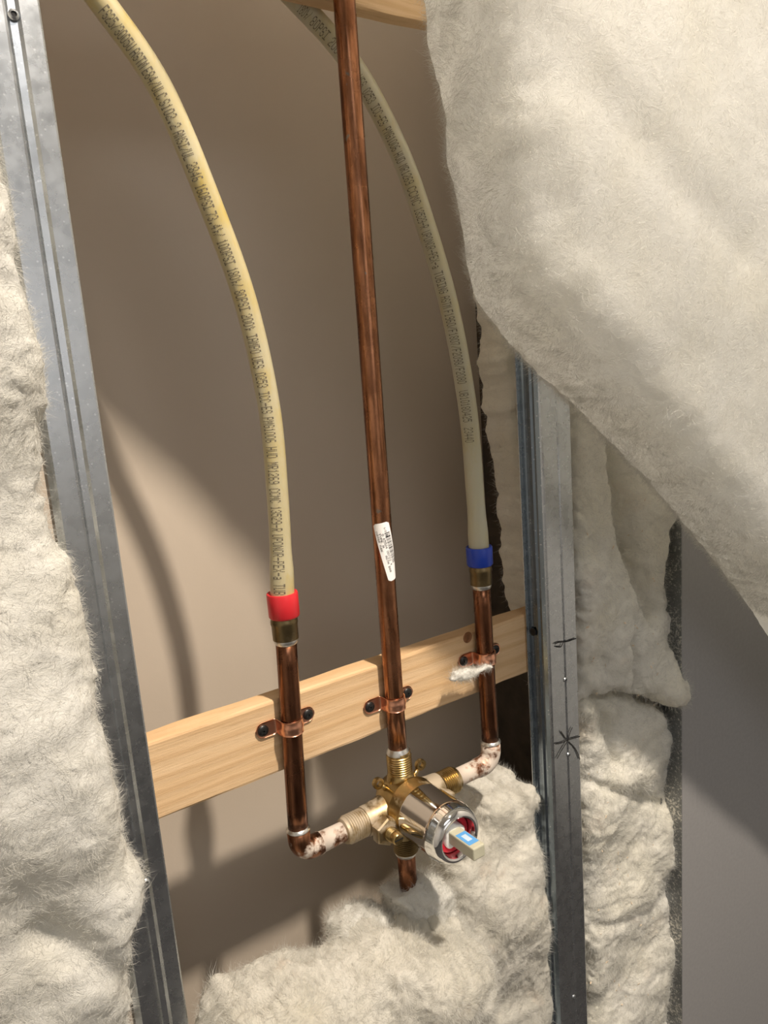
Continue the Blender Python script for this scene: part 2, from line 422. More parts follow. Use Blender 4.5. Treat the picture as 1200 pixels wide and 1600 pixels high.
def fuzz(me, n, lmin, lmax, wid, stick=0.5, sel=None, seed=1):
    """thin curved fibres rooted all over a mesh, as one ribbon mesh"""
    rng = np.random.default_rng(seed); npoly = len(me.polygons)
    c = np.empty(npoly * 3); me.polygons.foreach_get('center', c); c = c.reshape(-1, 3)
    nr = np.empty(npoly * 3); me.polygons.foreach_get('normal', nr); nr = nr.reshape(-1, 3)
    ar = np.empty(npoly); me.polygons.foreach_get('area', ar)
    w = ar.copy()
    if sel is not None: w = w * sel(c, nr)
    i = rng.choice(npoly, n, p=w / w.sum())
    p0 = c[i] + rng.normal(size=(n, 3)) * math.sqrt(float(ar.mean())) * .5
    N = nr[i]; L = rng.uniform(lmin, lmax, n) * rng.uniform(.5, 1, n)
    T = vnoise(p0 * 38) * 3.0 + vnoise(p0 * 120) * 1.6 + rng.normal(size=(n, 3)) * .45; T -= N * (T * N).sum(1)[:, None]; T /= np.linalg.norm(T, axis=1)[:, None] + 1e-9
    s = np.minimum(rng.uniform(0, 1, n) ** 2 * stick + .12 + .35 * (N[:, 1] > -.5) * rng.uniform(0, 1, n), .95)
    D = N * s[:, None] + T * (1 - s)[:, None]; D /= np.linalg.norm(D, axis=1)[:, None]
    K = rng.normal(size=(n, 3)) * .35 + vnoise(p0 * 60) * 1.2; K += -N * .12
    Wd = np.cross(D, rng.normal(size=(n, 3))); Wd /= np.linalg.norm(Wd, axis=1)[:, None] + 1e-9
    p0 = p0 - N * .0006; V = np.empty((n, 5, 3))
    for k, t in enumerate((0, .55, 1.0)):
        p = p0 + D * (L * t)[:, None] + K * (L * t * t)[:, None]
        hw = wid * (1 - .5 * t)
        if k < 2: V[:, 2 * k] = p - Wd * hw; V[:, 2 * k + 1] = p + Wd * hw
        else: V[:, 4] = p
    base = (np.arange(n) * 5)[:, None]
    tri = np.array([[0, 1, 3], [0, 3, 2], [2, 3, 4]])
    Fc = (base[:, None, :] + tri[None]).reshape(-1, 3)
    m = bpy.data.meshes.new('fibres'); m.vertices.add(n * 5); m.vertices.foreach_set('co', V.ravel())
    m.loops.add(Fc.size); m.loops.foreach_set('vertex_index', Fc.ravel().astype(np.int32)); m.polygons.add(len(Fc))
    m.polygons.foreach_set('loop_start', np.arange(0, Fc.size, 3, dtype=np.int32)); m.polygons.foreach_set('loop_total', np.full(len(Fc), 3, np.int32))
    m.update(calc_edges=True); return m

# 5x7 dot-matrix letters for the inkjet print
G = {k: v.split() for k, v in {
 '0': '01110 10001 10001 10001 10001 10001 01110', '1': '00100 01100 00100 00100 00100 00100 01110', '2': '01110 10001 00001 00110 01000 10000 11111',
 '3': '01110 10001 00001 00110 00001 10001 01110', '4': '00010 00110 01010 10010 11111 00010 00010', '5': '11111 10000 11110 00001 00001 10001 01110',
 '6': '01110 10000 10000 11110 10001 10001 01110', '7': '11111 00001 00010 00100 00100 01000 01000', '8': '01110 10001 10001 01110 10001 10001 01110',
 '9': '01110 10001 10001 01111 00001 00001 01110', 'A': '01110 10001 10001 11111 10001 10001 10001', 'B': '11110 10001 10001 11110 10001 10001 11110',
 'C': '01110 10001 10000 10000 10000 10001 01110', 'D': '11110 10001 10001 10001 10001 10001 11110', 'E': '11111 10000 10000 11110 10000 10000 11111',
 'F': '11111 10000 10000 11110 10000 10000 10000', 'G': '01110 10001 10000 10111 10001 10001 01110', 'H': '10001 10001 10001 11111 10001 10001 10001',
 'I': '11111 00100 00100 00100 00100 00100 11111', 'L': '10000 10000 10000 10000 10000 10000 11111', 'M': '10001 11011 10101 10101 10001 10001 10001',
 'N': '10001 11001 10101 10101 10011 10001 10001', 'O': '01110 10001 10001 10001 10001 10001 01110', 'P': '11110 10001 10001 11110 10000 10000 10000',
 'R': '11110 10001 10001 11110 10100 10010 10001', 'S': '01110 10001 10000 01110 00001 10001 01110', 'T': '11111 00100 00100 00100 00100 00100 00100',
 'U': '10001 10001 10001 10001 10001 10001 01110', 'X': '10001 10001 01010 00100 01010 10001 10001', 'Y': '10001 10001 01010 00100 00100 00100 00100',
 'a': '00000 00000 01110 00001 01111 10001 01111', '/': '00001 00001 00010 00100 01000 10000 10000', '-': '00000 00000 00000 11111 00000 00000 00000',
 '.': '00000 00000 00000 00000 00000 01100 01100', '~': '01000 10100 01000 00111 00100 00110 00100', ' ': '00000 ' * 7}.items()}

# ------------------------------------------------------------------ the setting
def struct(name, me, mat, base=None):
    o = obj(name, me, mat); o['kind'] = 'structure'; return o
struct('wall_back', box(-1.2, 1.5, Y_WALL, Y_WALL + 0.0127, 0, 2.45), 'wall')
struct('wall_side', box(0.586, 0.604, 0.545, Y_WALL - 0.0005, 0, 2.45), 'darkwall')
struct('floor', box(-1.2, 1.5, -2.4, Y_WALL + 0.0127, -0.02, 0), 'roomfloor')
struct('ceiling', box(-1.2, 1.5, -2.4, Y_WALL + 0.0127, 2.45, 2.47), 'roomwall')
struct('wall_front', box(-1.2, 1.5, -2.42, -2.4, 0, 2.45), 'roomwall')
struct('wall_left', box(-1.22, -1.2, -2.4, Y_WALL + 0.0127, 0, 2.45), 'roomwall')
struct('wall_right', box(1.5, 1.52, -2.4, Y_WALL + 0.0127, 0, 2.45), 'roomwall')

# grey board fixed flush on the right
GX = at(1066, 1200, Y_STUD)[0]
o = obj('grey_board', box(GX, 1.46, Y_STUD, Y_STUD + 0.012, 0.0, 2.44, 0.0006, 1), 'panel', base=(GX, Y_STUD, 0))
tag(o, 'smooth flat grey board filling the right edge beside the insulated bay', 'board')

# ------------------------------------------------------------------ steel studs
Z0, Z1 = 0.0, 2.44
XL0, XL1 = 0.0945, 0.1262
t = thing('metal_stud', 'galvanised steel stud with a centre groove, left of the open cavity', 'stud', (XL0, Y_STUD, 0), 'galvanised wall studs')
w = XL1 - XL0
prof = [(XL1, Y_STUD), (XL1 - .001, Y_STUD - .0004), (XL0 + w * .66, Y_STUD - .0004), (XL0 + w * .60, Y_STUD + .0009), (XL0 + w * .48, Y_STUD + .0013),
        (XL0 + w * .43, Y_STUD - .0002), (XL0 + w * .39, Y_STUD - .0004), (XL0 + .0012, Y_STUD - .0004), (XL0, Y_STUD + .0002)]
part('front_flange', extrude_profile(prof, Z0, Z1, -0.0007), 'galv', t)
part('side_web', extrude_profile([(XL1, Y_STUD), (XL1, Y_STUD + .010), (XL1 - .0015, Y_STUD + .012), (XL1, Y_STUD + .014), (XL1, Y_BOARD - .0002)], Z0, Z1, 0.0007), 'galv', t)
part('return_lip', extrude_profile([(XL0, Y_STUD + .0002), (XL0 - .0026, Y_STUD + .0030), (XL0 - .0030, Y_STUD + .009)], Z0, Z1, -0.0007), 'galv', t)
part('back_flange', box(XL0, XL1 - .001, Y_BOARD - .0009, Y_BOARD - .0002, Z0, Z1), 'galv', t)
def hole(p, root, r=0.0016):
    h = part('screw_hole', lathe((p[0], Y_STUD - .0009, p[2]), (0, 1, 0), [(0.0006, r * 1.9), (-.0002, r * 1.5), (-.0006, r), (.0008, r * .8)], 14, False), 'galv', root)
    part('hole_core', lathe((p[0], Y_STUD - .0009, p[2]), (0, 1, 0), [(.0001, r * .95), (.0006, r * .6)], 12), 'recess_shade', h)
hole(at(21, 23, Y_STUD), t); hole(at(228, 1379, Y_STUD), t)

XR0 = at(852, 857, Y_STUD)[0] - .0018; XR1 = XR0 + 0.0405
t2 = thing('metal_stud', 'galvanised steel stud with black marker scribbles, right of the open cavity', 'stud', (XR0, Y_STUD, 0), 'galvanised wall studs')
w = XR1 - XR0
prof = [(XR1, Y_STUD + .0005), (XR1 - .001, Y_STUD), (XR0 + w * .60, Y_STUD), (XR0 + w * .565, Y_STUD + .0007), (XR0 + w * .53, Y_STUD), (XR0 + .004, Y_STUD), (XR0 + .0022, Y_STUD + .0004), (XR0 + .0012, Y_STUD + .0015)]
part('front_flange', extrude_profile(prof, Z0, Z1, -0.0007), 'galv', t2)
sp = [(XR0 + .0012, Y_STUD + .0015), (XR0 - .0004, Y_STUD + .0050), (XR0 + .0012, Y_STUD + .0062), (XR0 + .0012, Y_STUD + .0088), (XR0 - .0006, Y_STUD + .0104),
      (XR0 - .0002, Y_STUD + .0135), (XR0 + .0010, Y_STUD + .0150), (XR0 + .0010, Y_STUD + .0185), (XR0 - .0004, Y_STUD + .0195), (XR0 - .0004, Y_BOARD - .0010)]
part('side_web', extrude_profile(sp, Z0, Z1, -0.0007), 'galv_shade', t2)
part('return_lip', extrude_profile([(XR0 - .0004, Y_BOARD - .0010), (XR0 - .0044, Y_BOARD - .0016)], Z0, Z1, 0.0007), 'galv', t2)
part('back_flange', box(XR0, XR1 - .001, Y_BOARD - .0009, Y_BOARD - .0002, Z0, Z1), 'galv', t2)
for px, py in ((883, 1062), (888, 1179), (896, 1557)): hole(at(px, py, Y_STUD), t2, 0.0013)
def mark(pts, root, wd=0.0006):
    P = catmull([at(a, b, Y_STUD) for a, b in pts], 5); V = []; Fc = []
    for i, p in enumerate(P):
        d = P[min(i + 1, len(P) - 1)] - P[max(i - 1, 0)]; d = _n(d); s = np.array([-d[2], 0, d[0]]) * wd
        V += [(*(p[[0]] - s[[0]]), Y_STUD - .0011, p[2] - s[2]), (*(p[[0]] + s[[0]]), Y_STUD - .0011, p[2] + s[2])]
    for i in range(len(P) - 1): Fc.append((2 * i, 2 * i + 1, 2 * i + 3, 2 * i + 2))
    tag(part('marker_line', mesh_of('mark', V, Fc), 'ink', root), 'black marker scribble')
for m in (((866, 1162), (876, 1160), (888, 1155), (905, 1150)), ((884, 1155), (878, 1147), (875, 1142)), ((886, 1156), (889, 1145), (893, 1136)),
          ((885, 1158), (876, 1172), (869, 1185)), ((887, 1158), (898, 1170), (905, 1186)),
          ((865, 1006), (872, 1003), (884, 1002), (899, 997)), ((867, 1010), (875, 1010), (878, 1004))): mark(m, t2)
# dark screw through the side into the timber
sc = lathe((XR0 - .0006, Y_STUD + .017, at(828, 990, .5)[2]), (-1, 0, 0), [(0, .004), (.0012, .0038), (.002, .002)], 16)
part('screw', sc, 'black', t2)

t3 = thing('corner_channel', 'dark dusty steel channel edge between insulated bay and grey board', 'channel', (GX, Y_STUD, 0))
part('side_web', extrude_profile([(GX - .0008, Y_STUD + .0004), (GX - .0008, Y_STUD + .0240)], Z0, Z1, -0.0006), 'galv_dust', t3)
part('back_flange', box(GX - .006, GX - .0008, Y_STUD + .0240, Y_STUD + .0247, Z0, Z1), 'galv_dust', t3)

# ------------------------------------------------------------------ timber
def timber(x0, x1, y0, y1, z0, z1, name, label, seed):
    n = 90; rng = np.random.default_rng(seed); V = []; Fc = []; xs = np.linspace(x0, x1, n)
    b = .0022; ring0 = [(y0, z0 + b), (y0, z1 - b), (y0 + b * .3, z1 - b * .3), (y0 + b, z1), (y1 - b, z1), (y1, z1 - b), (y1, z0 + b), (y1 - b, z0), (y0 + b, z0), (y0 + b * .3, z0 + b * .3)]
    m = len(ring0)
    for i, x in enumerate(xs):
        for j, (y, z) in enumerate(ring0):
            q = np.array([[x * 22, j * 3.1, seed * 5.0]]); e = float(pnoise(q)[0]) * .0016
            V.append((x, y + (e * .4 if j in (2, 3, 9) else 0), z + (e if j in (2, 3, 4, 7, 8, 9) else 0)))
    for i in range(n - 1):
        for j in range(m): k = (j + 1) % m; Fc.append((i * m + j, i * m + k, (i + 1) * m + k, (i + 1) * m + j))
    Fc.append(tuple(range(m))); Fc.append(tuple((n - 1) * m + j for j in range(m))[::-1])
    me = mesh_of('timber', V, Fc, False); bm = bmesh.new(); bm.from_mesh(me); bmesh.ops.recalc_face_normals(bm, faces=bm.faces[:]); bm.to_mesh(me); bm.free()
    base = (x0, y0, z0); r = thing(name, label, 'board', base, 'pine support boards'); part('plank', me, 'pine', r); return r
b1 = timber(0.02, 0.585, Y_BOARD, Y_BOARD + .0205, 0.9930, 1.0522, 'support_board', 'pale pine board behind the pipes, holding the three copper straps', 1)
b2 = timber(0.02, 0.585, Y_BOARD, Y_BOARD + .0160, 1.5535, 1.6150, 'support_board', 'pine board crossing above at the top edge behind the tall copper riser', 2)
kp = at(731, 996, Y_BOARD - .0004)
part('knot', lathe((kp[0], Y_BOARD, kp[2]), (0, -1, 0), [(0.0002, .0052), (.0006, .0048), (.0004, .0034), (.0001, .0030)], 20), 'knot', b1)
def phillips(c, axis, r, root, name='screw'):
    s = part(name, lathe(c, axis, [(0, r), (.0008, r), (.0017, r * .82), (.0020, r * .5)], 20), 'black', root)
    t, n, b = frame(axis); c = np.asarray(c) + t * .0017
    V = []; Fc = []
    for a in (.5, .5 + math.pi / 2):
        u = math.cos(a) * n + math.sin(a) * b; v = -math.sin(a) * n + math.cos(a) * b; k = len(V)
        V += [c + u * r * .6 * i + v * r * .14 * j + t * h for h in (0, .00042) for (i, j) in ((-1, -1), (1, -1), (1, 1), (-1, 1))]
        Fc += [(k + 4, k + 5, k + 6, k + 7), (k, k + 1, k + 5, k + 4), (k + 1, k + 2, k + 6, k + 5), (k + 2, k + 3, k + 7, k + 6), (k + 3, k, k + 4, k + 7)]
    part('cross_slot', mesh_of('slot', V, Fc, False), 'recess_shade', s)  # raised dark bars painted as the shade of a cross recess
sp_ = at(510, 17, Y_BOARD); phillips((sp_[0], Y_BOARD, 1.5585), (0, -1, 0), .0035, b2)

# ------------------------------------------------------------------ pipes
R = 0.00795
def arc(c, r, a0, a1, n=12):
    return [(c[0] + r * math.cos(a), c[1], c[2] + r * math.sin(a)) for a in np.linspace(a0, a1, n)]
ZI = 0.9252                                            # height of the two inlets
def side_pipe(name, label, xt, xb, ztop, zad, sgn, res):
    t = thing(name, label, 'pipe', (xb, Y_PIPE, ZI), 'copper supply pipes')
    part('pipe', sweep([(xt + (xb - xt) * k / 8, Y_PIPE, zad + (0.944 - zad) * k / 8) for k in range(9)], R), 'copper_dark', t)
    part('brass_adapter', lathe((xt, Y_PIPE, zad), (0, 0, 1), [(-.001, R + .0003), (0, R + .0018), (.011, R + .0019), (.0125, R + .0024), (.0150, R + .0022), (ztop - zad + .0012, R + .0010)]), 'brass_dark', t)
    part('solder_ring', lathe((xt, Y_PIPE, zad), (0, 0, 1), [(-.0040, R + .0001), (-.0028, R + .0009), (-.0006, R + .0014), (.0002, R + .0012)]), 'solder', t)
    e = .0118; rb = R + .0011
    pth = [(xb, Y_PIPE, .9455)] + arc((xb + sgn * e, Y_PIPE, ZI + e), e, math.pi if sgn > 0 else 2 * math.pi, math.pi * 1.5) + [(xb + sgn * (e + .0060), Y_PIPE, ZI)]
    part('elbow', sweep(pth, [rb] * len(pth), 30), res, t)
    part('solder_ring', lathe((xb, Y_PIPE, .9455), (0, 0, 1), [(-.0010, rb - .0002), (-.0002, rb + .0006), (.0008, rb + .0004), (.0022, R + .0001)]), 'solder', t)
    x0 = xb + sgn * (e + .0055); x1 = (0.2770 if sgn > 0 else 0.3965)
    part('stub', sweep([(x0, Y_PIPE, ZI), ((x0 + x1) / 2, Y_PIPE, ZI), (x1, Y_PIPE, ZI)], [R + .0004, R + .0002, R + .0002]), 'copper_white' if sgn < 0 else 'copper_half', t)
    return t
ZT_L, ZT_R = 1.1180, 1.1155
side_pipe('copper_pipe', 'tarnished copper pipe with an elbow, rising to the red-ringed tube', .2418, .2350, ZT_L, 1.1015, 1, 'copper_res')
side_pipe('copper_pipe', 'tarnished copper pipe with plaster-whitened elbow, under the blue-ringed tube', .4378, .4388, ZT_R, 1.0985, -1, 'copper_white')

t = thing('copper_riser', 'tall bright copper riser pipe with a white barcode sticker', 'pipe', (.335, Y_PIPE, .975), 'copper supply pipes')
def riser(z): return .3348 + (z - .975) * (.0043 / .577)
part('pipe', sweep([(riser(z), Y_PIPE, z) for z in np.linspace(.970, 2.2, 30)], R), 'copper', t)
part('solder_ring', lathe((riser(.975), Y_PIPE, .9745), (0, 0, 1), [(-.001, R + .0020), (.0010, R + .0018), (.0028, R + .0006), (.0040, R + .0001)]), 'solder', t)
# sticker: tilted rectangle wrapped round the pipe, facing the viewer
vd = _n(np.array([riser(1.16), Y_PIPE]) * -1)                    # towards the viewer in XY
vr = np.array([-vd[1], vd[0]]); vr = vr if vr[0] > 0 else -vr    # viewer's right
zc_ = at(599, 820, Y_PIPE - R)[2]
def on_riser(s, z, lift):
    a = s / R; d = vd * math.cos(a) + vr * math.sin(a); return (riser(z) + d[0] * (R + lift), Y_PIPE + d[1] * (R + lift), z)
TL = math.radians(12.5); LW, LH = .0142, .0485; S0 = -1.02 * R; ZTOP = zc_
def on_label(u, v, lift):                                        # u across 0..LW, v down 0..LH
    s = S0 + u * math.cos(TL) + v * math.sin(TL); z = ZTOP + u * math.sin(TL) * .75 - v * math.cos(TL); return on_riser(s, z, lift)
def label_patch(u0, u1, v0, v1, lift, nu=10, nv=4, rc=0.0):
    V = []; Fc = []
    for j in range(nv + 1):
        v = v0 + (v1 - v0) * j / nv; e = min(v - v0, v1 - v); ins = rc - math.sqrt(max(0, rc * rc - (rc - min(e, rc)) ** 2)) if rc else 0
        for i in range(nu + 1): V.append(on_label(u0 + ins + (u1 - u0 - 2 * ins) * i / nu, v, lift))
    for j in range(nv):
        for i in range(nu): a = j * (nu + 1) + i; Fc.append((a, a + 1, a + nu + 2, a + nu + 1))
    return V, Fc
st = part('sticker', mesh_of('st', *label_patch(0, LW, 0, LH, .00015, 16, 40, .0022)), 'paper', t)
tag(st, 'white barcode sticker')
V = []; Fc = []
def add(vf):
    k = len(V); V.extend(vf[0]); Fc.extend([tuple(i + k for i in f) for f in vf[1]])
v = .0085
for wd in (3, 1, 1, 5, 1, 2, 1, 1, 3, 1, 1, 2, 1, 4, 1, 1, 2, 3, 1, 1, 2, 1, 3, 1, 1, 2, 1, 2):
    h = wd * .00022; add(label_patch(.0080, .0125, v, v + h, .0003, 4, 1)); v += h + .00042 + .00018 * (wd % 2)
def label_text(txt, u, v, ph, pv):
    for ch in txt:
        for r_, row in enumerate(G[ch]):
            for c_, bit in enumerate(row):
                if bit == '1':
                    uu = u - r_ * ph; vv = v + c_ * pv; add(label_patch(uu - ph * .5, uu + ph * .5, vv - pv * .5, vv + pv * .5, .0003, 1, 1))
        v += pv * 6
label_text('0 65524 00723 4', .0072, .0090, .00026, .00030)
label_text('TYPE M', .0048, .0080, .00024, .00034); label_text('ASTM B88', .0048, .0270, .00024, .00030)
label_text('1/2 IN', .0100, .0040, .00020, .00024); label_text('COPPER TUBE', .0026, .0062, .00020, .00026)
part('sticker_print', mesh_of('print', V, Fc, False), 'ink', st)

t = thing('drop_pipe', 'short stained copper pipe dropping below the valve into the insulation', 'pipe', (.3348, Y_PIPE, .70), 'copper supply pipes')
part('pipe', sweep([(.3348, Y_PIPE, z) for z in np.linspace(.70, .884, 8)], R), 'copper_dark', t)
part('solder_ring', lathe((.3348, Y_PIPE, .8785), (0, 0, 1), [(-.0022, R + .0001), (-.001, R + .0010), (.0008, R + .0018), (.0018, R + .0012)]), 'solder', t)

# ------------------------------------------------------------------ plastic tubes with printing
def pex(name, label, ctrl, ring_z, ring_h, mat, ringmat, words, off, hh):
    ctrl = [at(a, b, y) for a, b, y in ctrl]
    P = catmull(ctrl, 14); seg = np.linalg.norm(np.diff(P, axis=0), axis=1); S = np.concatenate([[0], np.cumsum(seg)])
    t = thing(name, label, 'tube', P[-1], 'plastic water tubes')
    rr = np.full(len(P), R); dist = S[-1] - S; rr += .0010 * np.exp(-(np.maximum(dist - .018, 0) / .012) ** 2)
    tube = part('tube', sweep(P, rr, 28), mat, t)
    PY = np.array([pix(p + np.array([0, -R, 0]))[1] for p in P])
    V = []; Fc = []
    def pt(s, h, lift=.00012):
        c = np.array([np.interp(s, S, P[:, k]) for k in range(3)]); d = np.array([np.interp(s + .002, S, P[:, k]) - np.interp(s - .002, S, P[:, k]) for k in range(3)])
        d = _n(d); n = _n(CAM - c); n = _n(n - d * n.dot(d)); b = np.cross(d, n); b = b if b[0] > 0 else -b
        r_ = np.interp(s, S, rr) + lift; a = h / R; return c + r_ * (math.cos(a) * n + math.sin(a) * b)
    for (w_, y0, y1) in words:
        s0, s1 = np.interp(y0, PY, S), np.interp(y1, PY, S); pc = (s1 - s0) / len(w_); dc = pc / 6.2; dh = hh / 7
        for i, ch in enumerate(w_):
            for r_, row in enumerate(G[ch]):
                for c_, bit in enumerate(row):
                    if bit != '1' : continue
                    s = s0 + i * pc + c_ * dc; h = off + (3 - r_) * dh; k = len(V); a = .44
                    V += [pt(s - dc * a, h - dh * a), pt(s + dc * a, h - dh * a), pt(s + dc * a, h + dh * a), pt(s - dc * a, h + dh * a)]; Fc.append((k, k + 1, k + 2, k + 3))
    tag(part('printed_text', mesh_of('print', V, Fc, False), 'print_', tube), 'grey inkjet lettering')
    e = P[-1]; d = _n(P[-1] - P[-4])
    rg = part('expansion_ring', lathe((e[0], e[1], ring_z), (0, 0, 1), [(-.0006, R + .0016), (0, R + .0030), (.0012, R + .0037), (ring_h - .0012, R + .0038), (ring_h - .0002, R + .0034), (ring_h, R + .0026), (ring_h - .0010, R + .0010)], 40), ringmat, t)
    return t
Yp = Y_PIPE
LW_ = [('FS25/3005U', 4, 68), ('ASTM', 71, 98), ('E84/ULC', 101, 149), ('S102.2', 152, 197), ('ANSI/UL', 201, 246), ('2846', 251, 280), ('160PSI', 285, 324), ('73.4~/', 328, 367),
       ('100PSI', 372, 411), ('180~/', 416, 446), ('80PSI', 451, 484), ('200~', 489, 515), ('IAMPO', 521, 551), ('UES', 556, 575), ('0253', 581, 605), ('ICC-ES', 611, 646), ('PMG1006', 651, 692),
       ('HUD', 698, 716), ('MR1269', 722, 757), ('CCMC', 763, 786), ('13529-R', 791, 831), ('UPONOR-PEX-a', 835, 906), ('TUB', 912, 930)]
RW_ = [('180~/', 0, 17), ('80PSI', 21, 50), ('200~', 55, 79), ('IAMPO', 85, 110), ('UES', 115, 130), ('0253', 135, 155), ('ICC-ES', 160, 191), ('PMG1006', 196, 232), ('HUD', 236, 252), ('MR1269', 256, 287),
       ('CCMC', 291, 319), ('13529-R', 323, 355), ('UPONOR-PEX-a', 359, 417), ('TUBING', 422, 457), ('ASTM', 461, 480), ('F1960/F1807/F2098/F2080', 483, 599), ('UB10180425', 609, 659), ('23440', 667, 691)]
pex('pex_tube', 'yellowed translucent plastic tube curving down into the red ring', [(20, -190, Yp), (92, -85, Yp), (157, 0, Yp), (252, 140, Yp), (333, 330, Yp), (386, 480, Yp), (421, 640, Yp), (434, 780, Yp), (439.5, 880, Yp), (441.5, 935, Yp)],
    ZT_L + .0005, .0190, 'pex_l', 'red', LW_, -.0020, .0082)
pex('pex_tube', 'paler plastic tube passing behind the riser down into the blue ring', [(345, -130, Yp + .038), (405, -60, Yp + .037), (463, 0, Yp + .035), (520, 62, Yp + .031), (569, 130, Yp + .025), (622, 233, Yp + .018), (658, 330, Yp + .010),
    (702, 480, Yp + .004), (731, 640, Yp), (743, 780, Yp), (749, 866, Yp)], ZT_R + .0005, .0172, 'pex_r', 'blue', RW_, -.0016, .0080)

# ------------------------------------------------------------------ straps
def strap(pc, label):
    x, z = pc; t = thing('pipe_strap', label, 'strap', (x, Y_BOARD, z), 'copper pipe straps')
    ri = R + .0005; yb = Y_BOARD - .0009; yc = Y_PIPE; pth = []
    xl = x - .0262; xr = x + .0245
    for k in range(9): pth.append((xl + (x - ri - .0022 - xl) * k / 8, yb))
    a0 = math.pi; pth += [(x - ri - .0008, yb - .0006), (x - ri - .0001, yb - .0022)]
    for a in np.linspace(math.pi, 2 * math.pi, 17): pth.append((x + ri * math.cos(a), yc + ri * math.sin(a)))
    pth += [(x + ri + .0001, yb - .0022), (x + ri + .0008, yb - .0006)]
    for k in range(9): pth.append((x + ri + .0022 + (xr - x - ri - .0022) * k / 8, yb))
    P = np.array(pth); n = len(P); nw = 9; hw = .0062; V = []; Fc = []
    for lay in (0, 1):
        for i in range(n):
            d = P[min(i + 1, n - 1)] - P[max(i - 1, 0)]; d = d / np.linalg.norm(d); no = np.array([d[1], -d[0]])
            ex = min(P[i, 0] - xl, xr - P[i, 0]); wd = hw * math.sqrt(max(.02, 1 - ((hw - min(ex, hw)) / hw) ** 2)) if 8 >= i or i >= n - 9 else hw
            if 8 < i < n - 9: wd = hw * .90
            for j in range(nw):
                f = j / (nw - 1) * 2 - 1; lift = (.0008 * (1 - lay) + (.0006 * math.exp(-(f / .3) ** 2) if 10 < i < n - 11 else 0))
                q = P[i] + no * lift; V.append((q[0], q[1], z + wd * f))
    for lay in (0, 1):
        for i in range(n - 1):
            for j in range(nw - 1):
                a = lay * n * nw + i * nw + j; q = (a, a + 1, a + nw + 1, a + nw); Fc.append(q if lay else q[::-1])
    for i in range(n - 1):
        for j in (0, nw - 1):
            a = i * nw + j; b = n * nw + a; q = (a, a + nw, b + nw, b); Fc.append(q if j == 0 else q[::-1])
    part('band', mesh_of('strap', V, Fc), 'strap', t)
    for xx in (xl + .0058, xr - .0058): phillips((xx, yb - .0006, z), (0, -1, 0), .0044, t)
    return t
for a, b, lab in (((410, 1139), (481, 1116), 'bright copper strap clamping the pipe below the red ring'), ((579, 1100), (638, 1083), 'bright copper strap clamping the tall middle riser'),
                  ((723, 1030), (775, 1015), 'bright copper strap clamping the pipe below the blue ring')):
    p, q = at(*a, Y_BOARD), at(*b, Y_BOARD)
    xz = {410: (.2385, 0), 579: (riser(1.02), 0), 723: (.4384, 0)}[a[0]][0]
    strap((xz, (p[2] + q[2]) / 2), lab)

# ------------------------------------------------------------------ shower valve
VX, VZ = .3352, .9305
t = thing('shower_valve', 'brass shower valve with chrome sleeve and ivory stem', 'valve', (VX, Y_PIPE, VZ))
ax = (0, -1, 0); o0 = (VX, Y_PIPE, VZ)
part('body', lathe(o0, ax, [(-.017, .012), (-.016, .0165), (-.010, .0205), (.000, .0220), (.0105, .0224), (.0125, .0232)], 48), 'brass', t)
part('collar', lathe(o0, ax, [(.0120, .0236), (.0128, .0242), (.0142, .0242), (.0150, .0236), (.0275, .0234), (.0285, .0228)], 56), 'brass', t)
slv = part('chrome_sleeve', lathe(o0, ax, [(.0270, .0228), (.0275, .0238), (.0285, .0241), (.0600, .0241), (.0612, .0246), (.0632, .0246), (.0646, .0240), (.0700, .0232), (.0735, .0218), (.0755, .0196), (.0760, .0180), (.0752, .0166), (.0730, .0160), (.0640, .0158)], 64, False), 'chrome', t)
part('inner_face', lathe(o0, ax, [(.0640, .0158), (.0642, .001)], 48), 'chrome', t)
part('red_seal', lathe(o0, ax, [(.0640, .0152), (.0675, .0152), (.0680, .0140), (.0676, .0112), (.0640, .0108)], 48, False), 'redseal', t)
# cartridge collar (lobed) and stem
V = []; Fc = []; ns = 40
for (s, k) in ((.062, 1.0), (.0690, 1.0), (.0700, .9)):
    for j in range(ns):
        a = 2 * math.pi * j / ns; r_ = (.0098 + .0016 * math.cos(3 * a)) * k; V.append((VX + r_ * math.cos(a), Y_PIPE - s, VZ + r_ * math.sin(a)))
for i in range(2):
    for j in range(ns): j2 = (j + 1) % ns; Fc.append((i * ns + j, i * ns + j2, (i + 1) * ns + j2, (i + 1) * ns + j))
Fc.append(tuple(2 * ns + j for j in range(ns)))
part('cartridge_cap', mesh_of('cap', V, Fc), 'white', t)
stm = part('stem', box(VX - .0058, VX + .0058, Y_PIPE - .0990, Y_PIPE - .066, VZ - .0052, VZ + .0052, .0011, 2), 'stem', t)
part('blue_mark', box(VX - .0048, VX + .0048, Y_PIPE - .0935, Y_PIPE - .0770, VZ + .0051, VZ + .00535), 'stick_blue', stm)
part('pale_window', box(VX - .0022, VX + .0022, Y_PIPE - .0890, Y_PIPE - .0805, VZ + .0052, VZ + .00545), 'stick_pale', stm)
